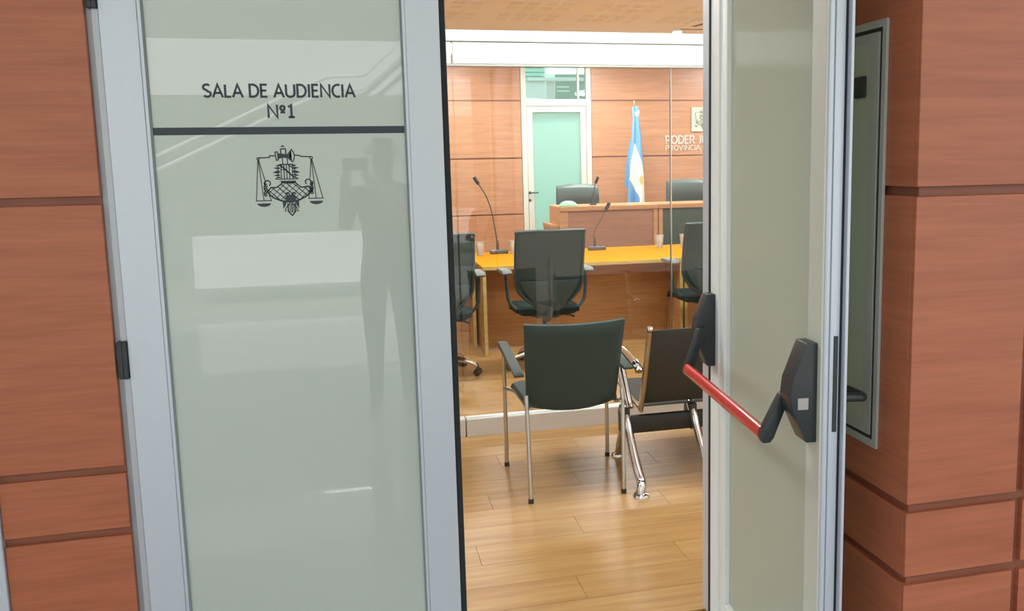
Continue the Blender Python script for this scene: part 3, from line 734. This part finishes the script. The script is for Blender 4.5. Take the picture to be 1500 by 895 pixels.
# ------------------------------------------------------------ microphones
def microphone(label, loc, path, r=.006, sb=1.0):
    t = thing('gooseneck_microphone', label, 'microphone', loc, 0, 'gooseneck microphones')
    b = B(); prism(b, [(-.085, -.05), (.085, -.05), (.085, .02), (.05, .06), (-.05, .06), (-.085, .02)], 2, 0, .034, .008)
    bmesh.ops.scale(b, vec=(sb, sb, sb), verts=b.verts); obj('base', b, M['mic'], t)
    bt = B(); lathe(bt, [(.010*sb, .034*sb), (.010*sb, .040*sb)], (.04*sb, -.02*sb, 0), 12); obj('button', bt, M['arm_grey'], t)
    n = B(); tube(n, path, r, 10, 6); lathe(n, [(.013, .03), (.013, .09), (.009, .12)], (path[0][0], path[0][1], 0), 12); obj('gooseneck', n, M['mic'], t)
    a, c = Vector(path[-2]), Vector(path[-1]); d = (c-a).normalized()
    hd = B(); tube(hd, [c-d*.005, c+d*.008, c+d*.06, c+d*.07], .017, 12); obj('capsule', hd, M['black'], t)
    return t
microphone('tall dark gooseneck microphone standing between two plastic cups', (1.262, 5.53, .75), [(-.005, .02, .03), (-.02, .0, .17), (-.06, -.02, .40), (-.105, -.03, .535), (-.15, -.03, .615), (-.175, -.03, .655)])
microphone('short dark gooseneck microphone right of the middle chair', (2.195, 5.48, .75), [(-.01, .02, .03), (-.022, 0, .12), (-.020, -.02, .19), (.035, -.04, .29), (.085, -.05, .385)], .004)
microphone('slim microphone on the judges bench in front of left judge chair', (2.575, 7.03, 1.10), [(0, .0, .03), (.004, -.02, .12), (.012, -.05, .22), (.022, -.06, .25)], .0045, .45)

# ------------------------------------------------------------ judges bench
jb = thing('judges_bench', 'long wooden judges bench with light ledge on the raised platform', 'bench', (2.14, 6.8, .2))
jb_h = .898
obj('ledge', box(B(), 0, 1.127, -.02, .55, jb_h-.048, jb_h, .003, 1), M['beech'], jb)
obj('ledge', box(B(), 1.133, 4.4, -.02, .55, jb_h-.048, jb_h, .003, 1), M['beech'], jb)
for x0, x1 in ((0, .092), (1.075, 1.125), (1.137, 1.185)): obj('post', box(B(), x0, x1, 0, .10, 0, jb_h-.048, .002, 1), M['beech'], jb)
obj('front_panel', box(B(), .092, 1.075, .02, .045, .0, jb_h-.048), M['bench_panel'], jb)
obj('front_panel', box(B(), 1.185, 4.4, .03, .05, 0, jb_h-.048), M['bench_dark'], jb)
obj('side_panel', box(B(), 0, .03, .10, .55, 0, jb_h-.048), M['beech'], jb)
sd = thing('low_side_desk', 'low wooden side desk end left of the judges bench', 'desk', (2.065, 6.83, .2))
obj('top', box(B(), 0, .072, 0, .55, .665, .70, .002, 1), M['beech'], sd); obj('end_panel', box(B(), .005, .068, .01, .54, 0, .665, .002, 1), M['bench_panel'], sd)
dm = B(); lathe(dm, [(.098, 0), (.104, .006), (.100, .018), (.083, .038), (.055, .054), (.025, .061), (.001, .063)], (0, 0, 0), 24)
dome = obj('domed_cap', dm, M['mint_cloth']); dome.location = (2.265, 6.93, 1.098); tag(dome, 'pale mint domed cap on the left corner of judges bench', 'cap')

def judge_chair(label, x, y, z, wdt, hgt):
    t = thing('judge_chair', label, 'chair', (x, y, z), 0, None)
    def bf(u, v):
        q = (u-.5)*2; return (q*wdt/2*(1-.05*v**4), .20+.07*v-.04*(1-q*q), .44+(hgt-.44)*v-.02*q*q*v**8), (0, -1, -.1)
    obj('backrest', slab(B(), bf, 14, 18, .06), M['leather_grey'], t, True, 60)
    def hf(u, v):
        q = (u-.5)*2; return (q*wdt/2*.96, .20+.07*(.72+.28*v)-.085*(.6+.4*math.sin(v*PI))-.03*(1-q*q)*0, hgt-.29+.28*v-.015*q*q), (0, -1, -.1)
    obj('head_cushion', slab(B(), hf, 12, 8, .035), M['leather_grey'], t, True, 60)
    def sf(u, v):
        q = (u-.5)*2; return (q*.25, -.27+.46*v, .46-.01*(1-q*q)), (0, 0, 1)
    obj('seat', slab(B(), sf, 10, 10, .09), M['leather_grey'], t, True, 60)
    for s in (-1, 1):
        a = B(); tube(a, [(s*.27, .15, .45), (s*.285, .12, .60), (s*.285, .05, .66), (s*.285, -.15, .66), (s*.28, -.2, .60), (s*.27, -.18, .44)], .016, 8, 4); obj('armrest', a, M['chrome'], t)
    gl = B(); lathe(gl, [(.028, .08), (.028, .42)], (0, 0, 0), 12)
    for k in range(5):
        q = 2*PI*k/5; tube(gl, [(0, 0, .10), (math.cos(q)*.30, math.sin(q)*.30, .06)], .02, 8)
        lathe(gl, [(.02, 0), (.025, .02), (.02, .05)], (math.cos(q)*.30, math.sin(q)*.30, 0), 10)
    obj('star_base', gl, M['chrome'], t); return t
judge_chair('black leather judge chair behind the left end of the bench', 2.60, 7.62, .2, .53, 1.115)
judge_chair('black leather judge chair right of the flag with padded head cushion', 4.02, 7.62, .2, .56, 1.145)

# ------------------------------------------------------------ flag
fg = thing('flag_on_pole', 'sky blue and white flag with a sun hanging from a pole', 'flag', (3.566, 8.60, .2))
pl = B(); lathe(pl, [(.16, 0), (.16, .02), (.13, .04), (.03, .06), (.03, .10)], (0, 0, 0), 20); obj('base', pl, M['brass'], fg)
pl = B(); tube(pl, [(0, 0, .06), (0, 0, 2.06)], .012, 10); obj('pole', pl, M['steel'], fg)
pl = B(); lathe(pl, [(.012, 2.055), (.020, 2.07), (.012, 2.085), (.016, 2.10), (.001, 2.155)], (0, 0, 0), 10); obj('finial', pl, M['brass'], fg)
SX, SZ = .0093, .0089
def fp(px, py): return ((px-929)*SX-(py-148)*.0001, 2.152-(py-148)*SZ)
Lb = [(156, 926), (163, 924.5), (172, 926), (200, 924), (235, 920), (272, 918.5), (302, 917), (390, 912)]
Rb = [(156, 933), (163, 935.5), (172, 934), (200, 938), (235, 941), (272, 943), (302, 944.5), (390, 949)]
def interp(T_, y):
    for (a, b), (c, d) in zip(T_, T_[1:]):
        if y <= c: return b+(d-b)*max(0, (y-a)/(c-a))
    return T_[-1][1]
whitep = [(927, 208), (930, 212), (934, 226), (939, 240), (942, 252), (946, 300), (948, 345), (944, 350), (936, 303), (934, 286), (926, 272), (920.5, 262), (922, 238), (925, 222)]
whitetop = [(928, 164), (935.5, 162), (934.5, 169), (929, 170)]
def pin(p, poly):
    c = False
    for i in range(len(poly)):
        a, b = poly[i], poly[i-1]
        if (a[1] > p[1]) != (b[1] > p[1]) and p[0] < (b[0]-a[0])*(p[1]-a[1])/(b[1]-a[1])+a[0]: c = not c
    return c
NU, NV = 34, 110; fb = B(); G = []
for j in range(NV+1):
    py = 156+(372-156)*j/NV; a, b = interp(Lb, py), interp(Rb, py); r_w = []
    for i in range(NU+1):
        u = i/NU; px = a+(b-a)*u; X, Z = fp(px, py); k = j/NV
        Yd = -.035-.05*k*math.sin(u*PI)-(.012+.03*k)*math.sin(u*9.5+k*1.3)
        r_w.append(fb.verts.new((X, Yd, Z)))
    G.append(r_w)
for j in range(NV):
    for i in range(NU):
        f = fb.faces.new((G[j][i], G[j+1][i], G[j+1][i+1], G[j][i+1]))
        py = 156+(372-156)*(j+.5)/NV; a, b = interp(Lb, py), interp(Rb, py); px = a+(b-a)*(i+.5)/NU
        f.material_index = 1 if (pin((px, py), whitep) or pin((px, py), whitetop)) else 0
        if f.material_index and ((px-937.5)/3.2)**2+((py-263)/7)**2 < 1: f.material_index = 2
fo = obj('flag_cloth', fb, [M['flag_blue'], M['flag_white'], M['gold']], fg, True, 80)
so = fo.modifiers.new('cloth_thickness', 'SOLIDIFY'); so.thickness = .003; so.offset = 1
fb = B()
P0 = [fp(925.5, 205), fp(924, 238), fp(921, 272), fp(914, 272), fp(917, 238), fp(922, 205)]
prism(fb, P0, 1, -.030, -.018); f2 = obj('flag_fold', fb, [M['flag_blue'], M['flag_white']], fg, False)

# ------------------------------------------------------------ wall plaque and letters
pq = thing('wall_plaque', 'square pale plaque with engraved emblem on the back wall', 'plaque', (4.665, 9, 2.128))
obj('plate', box(B(), -.158, .158, -.022, 0, -.165, .165, .003, 1), M['plaque'], pq)
pe = obj('emblem', emblem_bm(.000395, .0005), M['plaque_ink'], pq, False); pe.location = (0, -.0225, 0)
ws = thing('wall_lettering', 'raised silver two-line lettering below the plaque', 'sign', (4.131, 9, 1.80))
letters('letter_line', 'PODER JUDICIAL', .112, M['silver_letter'], ws, (0, 0, .001), .014, .17, 1.03, 'L')
letters('letter_line', 'PROVINCIA DE', .072, M['silver_letter'], ws, (0, 0, -.090), .012, .16, .66, 'L')

# ------------------------------------------------------------ back door with transom
d3 = thing('door_3', 'mint frosted glass door with pale frame and transom in back wall', 'door', (2.614, 9, .2), 0, None, 'structure')
fr = B()
for a in ((-.472, -.405, 0, 2.75), (.405, .472, 0, 2.75), (-.405, .405, 2.118, 2.205), (-.405, .405, 2.72, 2.75)): box(fr, a[0], a[1], -.012, .10, a[2], a[3], .003, 1)
obj('frame', fr, M['alu_warm'], d3)
lf = B()
for a in ((-.400, -.325, .01, 2.112), (.325, .400, .01, 2.112), (-.325, .325, 2.035, 2.112), (-.325, .325, .01, .11)): box(lf, a[0], a[1], -.006, .04, a[2], a[3], .003, 1)
lfo = obj('leaf_frame', lf, M['alu_warm'], d3)
obj('glass_pane', box(B(), -.327, .327, .012, .020, .10, 2.04), M['mint'], lfo)
hd = B(); lathe(hd, [(.02, 0), (.02, .01)], (0, 0, 0), 12); bmesh.ops.transform(hd, matrix=Matrix.Translation((-.385, -.006, .985)) @ Matrix.Rotation(PI/2, 4, 'X'), verts=hd.verts)
tube(hd, [(-.385, -.006, .985), (-.385, -.05, .985), (-.365, -.055, .985), (-.275, -.055, .985)], .009, 8)
obj('lever_handle', hd, M['fabric_dark'], lfo)
kp = B(); lathe(kp, [(.018, 0), (.018, .008)], (0, 0, 0), 12); bmesh.ops.transform(kp, matrix=Matrix.Translation((-.385, -.006, .885)) @ Matrix.Rotation(PI/2, 4, 'X'), verts=kp.verts); obj('keyhole_rose', kp, M['fabric_dark'], lfo)
obj('transom_pane', box(B(), -.405, .405, .02, .028, 2.205, 2.72), M['mint_clear'], d3)
obj('transom_mullion', box(B(), .29, .315, .0, .05, 2.205, 2.72, .002, 1), M['alu_warm'], d3)
obj('closer_mark', box(B(), -.34, -.29, -.016, -.012, 2.14, 2.155), M['cab_frame'], d3)

# ------------------------------------------------------------ ceiling air outlet
av = thing('air_outlet', 'ceiling air outlet with two dark slots above the partition', 'vent', (3.62, 6.1, H_CEIL))
obj('plate', box(B(), -.30, .30, -.28, .28, -.012, .0, .003, 1), M['ceil'], av)
obj('slot', box(B(), -.25, .02, .205, .245, -.0135, -.010), M['slot'], av)
sl = B(); prism(sl, [(-.21, .03), (-.17, .03), (-.10, -.27), (-.15, -.27)], 2, -.0135, -.010); obj('slot', sl, M['slot'], av)

# ------------------------------------------------------------ the photographer, behind the camera (seen as a faint reflection)
ph = thing('person', 'person in grey shirt and dark trousers holding a phone up', 'person', (.17, -3.12, 0))
J = {'pel': (0, 0, .95, .15), 'wst': (0, 0, 1.08, .14), 'chs': (0, .01, 1.30, .165), 'nkb': (0, 0, 1.48, .07), 'nck': (0, .01, 1.54, .058), 'hd0': (0, .03, 1.62, .085), 'hd1': (0, .02, 1.70, .10), 'hd2': (0, .01, 1.77, .075)}
E_ = [('pel', 'wst'), ('wst', 'chs'), ('chs', 'nkb'), ('nkb', 'nck'), ('nck', 'hd0'), ('hd0', 'hd1'), ('hd1', 'hd2')]
for s, n in ((-1, 'L'), (1, 'R')):
    J.update({'hip'+n: (s*.09, 0, .90, .105), 'kne'+n: (s*.10, .02, .50, .068), 'ank'+n: (s*.105, -.01, .10, .045), 'hel'+n: (s*.108, .01, .055, .042), 'toe'+n: (s*.125, .17, .035, .036),
              'sho'+n: (s*.19, 0, 1.43, .062), 'elb'+n: (s*.24-.01, .10, 1.20, .047), 'wri'+n: (-.16+s*.075, .255, 1.49, .030), 'pal'+n: (-.165+s*.060, .285, 1.55, .030)})
    E_ += [('pel', 'hip'+n), ('hip'+n, 'kne'+n), ('kne'+n, 'ank'+n), ('ank'+n, 'hel'+n), ('hel'+n, 'toe'+n), ('chs', 'sho'+n), ('sho'+n, 'elb'+n), ('elb'+n, 'wri'+n), ('wri'+n, 'pal'+n)]
    for k in range(4):
        J['f%d%s' % (k, n)] = (-.165+s*.058, .275+.010*k, 1.565-.013*k, .010); J['g%d%s' % (k, n)] = (-.165+s*.048, .315, 1.590-.018*k, .008); J['h%d%s' % (k, n)] = (-.165+s*.030, .322, 1.590-.018*k, .007)
        E_ += [('pal'+n, 'f%d%s' % (k, n)), ('f%d%s' % (k, n), 'g%d%s' % (k, n)), ('g%d%s' % (k, n), 'h%d%s' % (k, n))]
    J['t0'+n] = (-.165+s*.050, .262, 1.56, .011); J['t1'+n] = (-.165+s*.036, .268, 1.59, .009); E_ += [('pal'+n, 't0'+n), ('t0'+n, 't1'+n)]
names = list(J); me = bpy.data.meshes.new('body'); me.from_pydata([J[n][:3] for n in names], [(names.index(a), names.index(b)) for a, b in E_], [])
bo = bpy.data.objects.new('body_tmp', me); COL.objects.link(bo); bo.modifiers.new('skin', 'SKIN'); sk = me.skin_vertices[0].data
for i, n in enumerate(names): sk[i].radius = (J[n][3],)*2; sk[i].use_root = (n == 'pel')
ss = bo.modifiers.new('sub', 'SUBSURF'); ss.levels = 2
dg = bpy.context.evaluated_depsgraph_get(); bme = bpy.data.meshes.new_from_object(bo.evaluated_get(dg)); bpy.data.objects.remove(bo)
bme.materials.clear()
for k in ('skin', 'shirt', 'trouser', 'shoe', 'hair'): bme.materials.append(M[k])
for p in bme.polygons:
    c = p.center; p.use_smooth = True
    if c.z < .085: k = 3
    elif c.z < .98: k = 2
    elif c.z > 1.49 and abs(c.x) < .13 and c.y < .2: k = 4 if (c.z > 1.74 or (c.y < -.02 and c.z > 1.62)) else 0
    elif c.y > .13: k = 0
    else: k = 1
    p.material_index = k
bme.name = 'body'; bod = meshobj('body', bme, ph)
fc = B(); prism(fc, [(.105, 1.70), (.145, 1.655), (.115, 1.645)], 0, -.014, .014, .003); obj('nose', fc, M['skin'], ph)
for s in (-1, 1):
    e = B(); lathe(e, [(.001, -.009), (.010, -.005), (.012, 0), (.010, .005), (.001, .009)], (s*.034, .112, 1.705), 10); obj('eye', e, M['hair'], ph)
    e = B(); lathe(e, [(.001, -.03), (.012, -.018), (.014, .012), (.001, .028)], (s*.098, .02, 1.685), 10); obj('ear', e, M['skin'], ph)
e = B(); box(e, -.026, .026, .10, .112, 1.605, 1.612, .002, 1); obj('mouth', e, M['shoe'], ph)
phn = obj('smartphone', box(B(), -.075, .075, -.006, .002, -.037, .037, .003, 2), M['black']); phn.location = (0, -2.786, 1.6)
tag(phn, 'black smartphone held up by the person', 'phone')
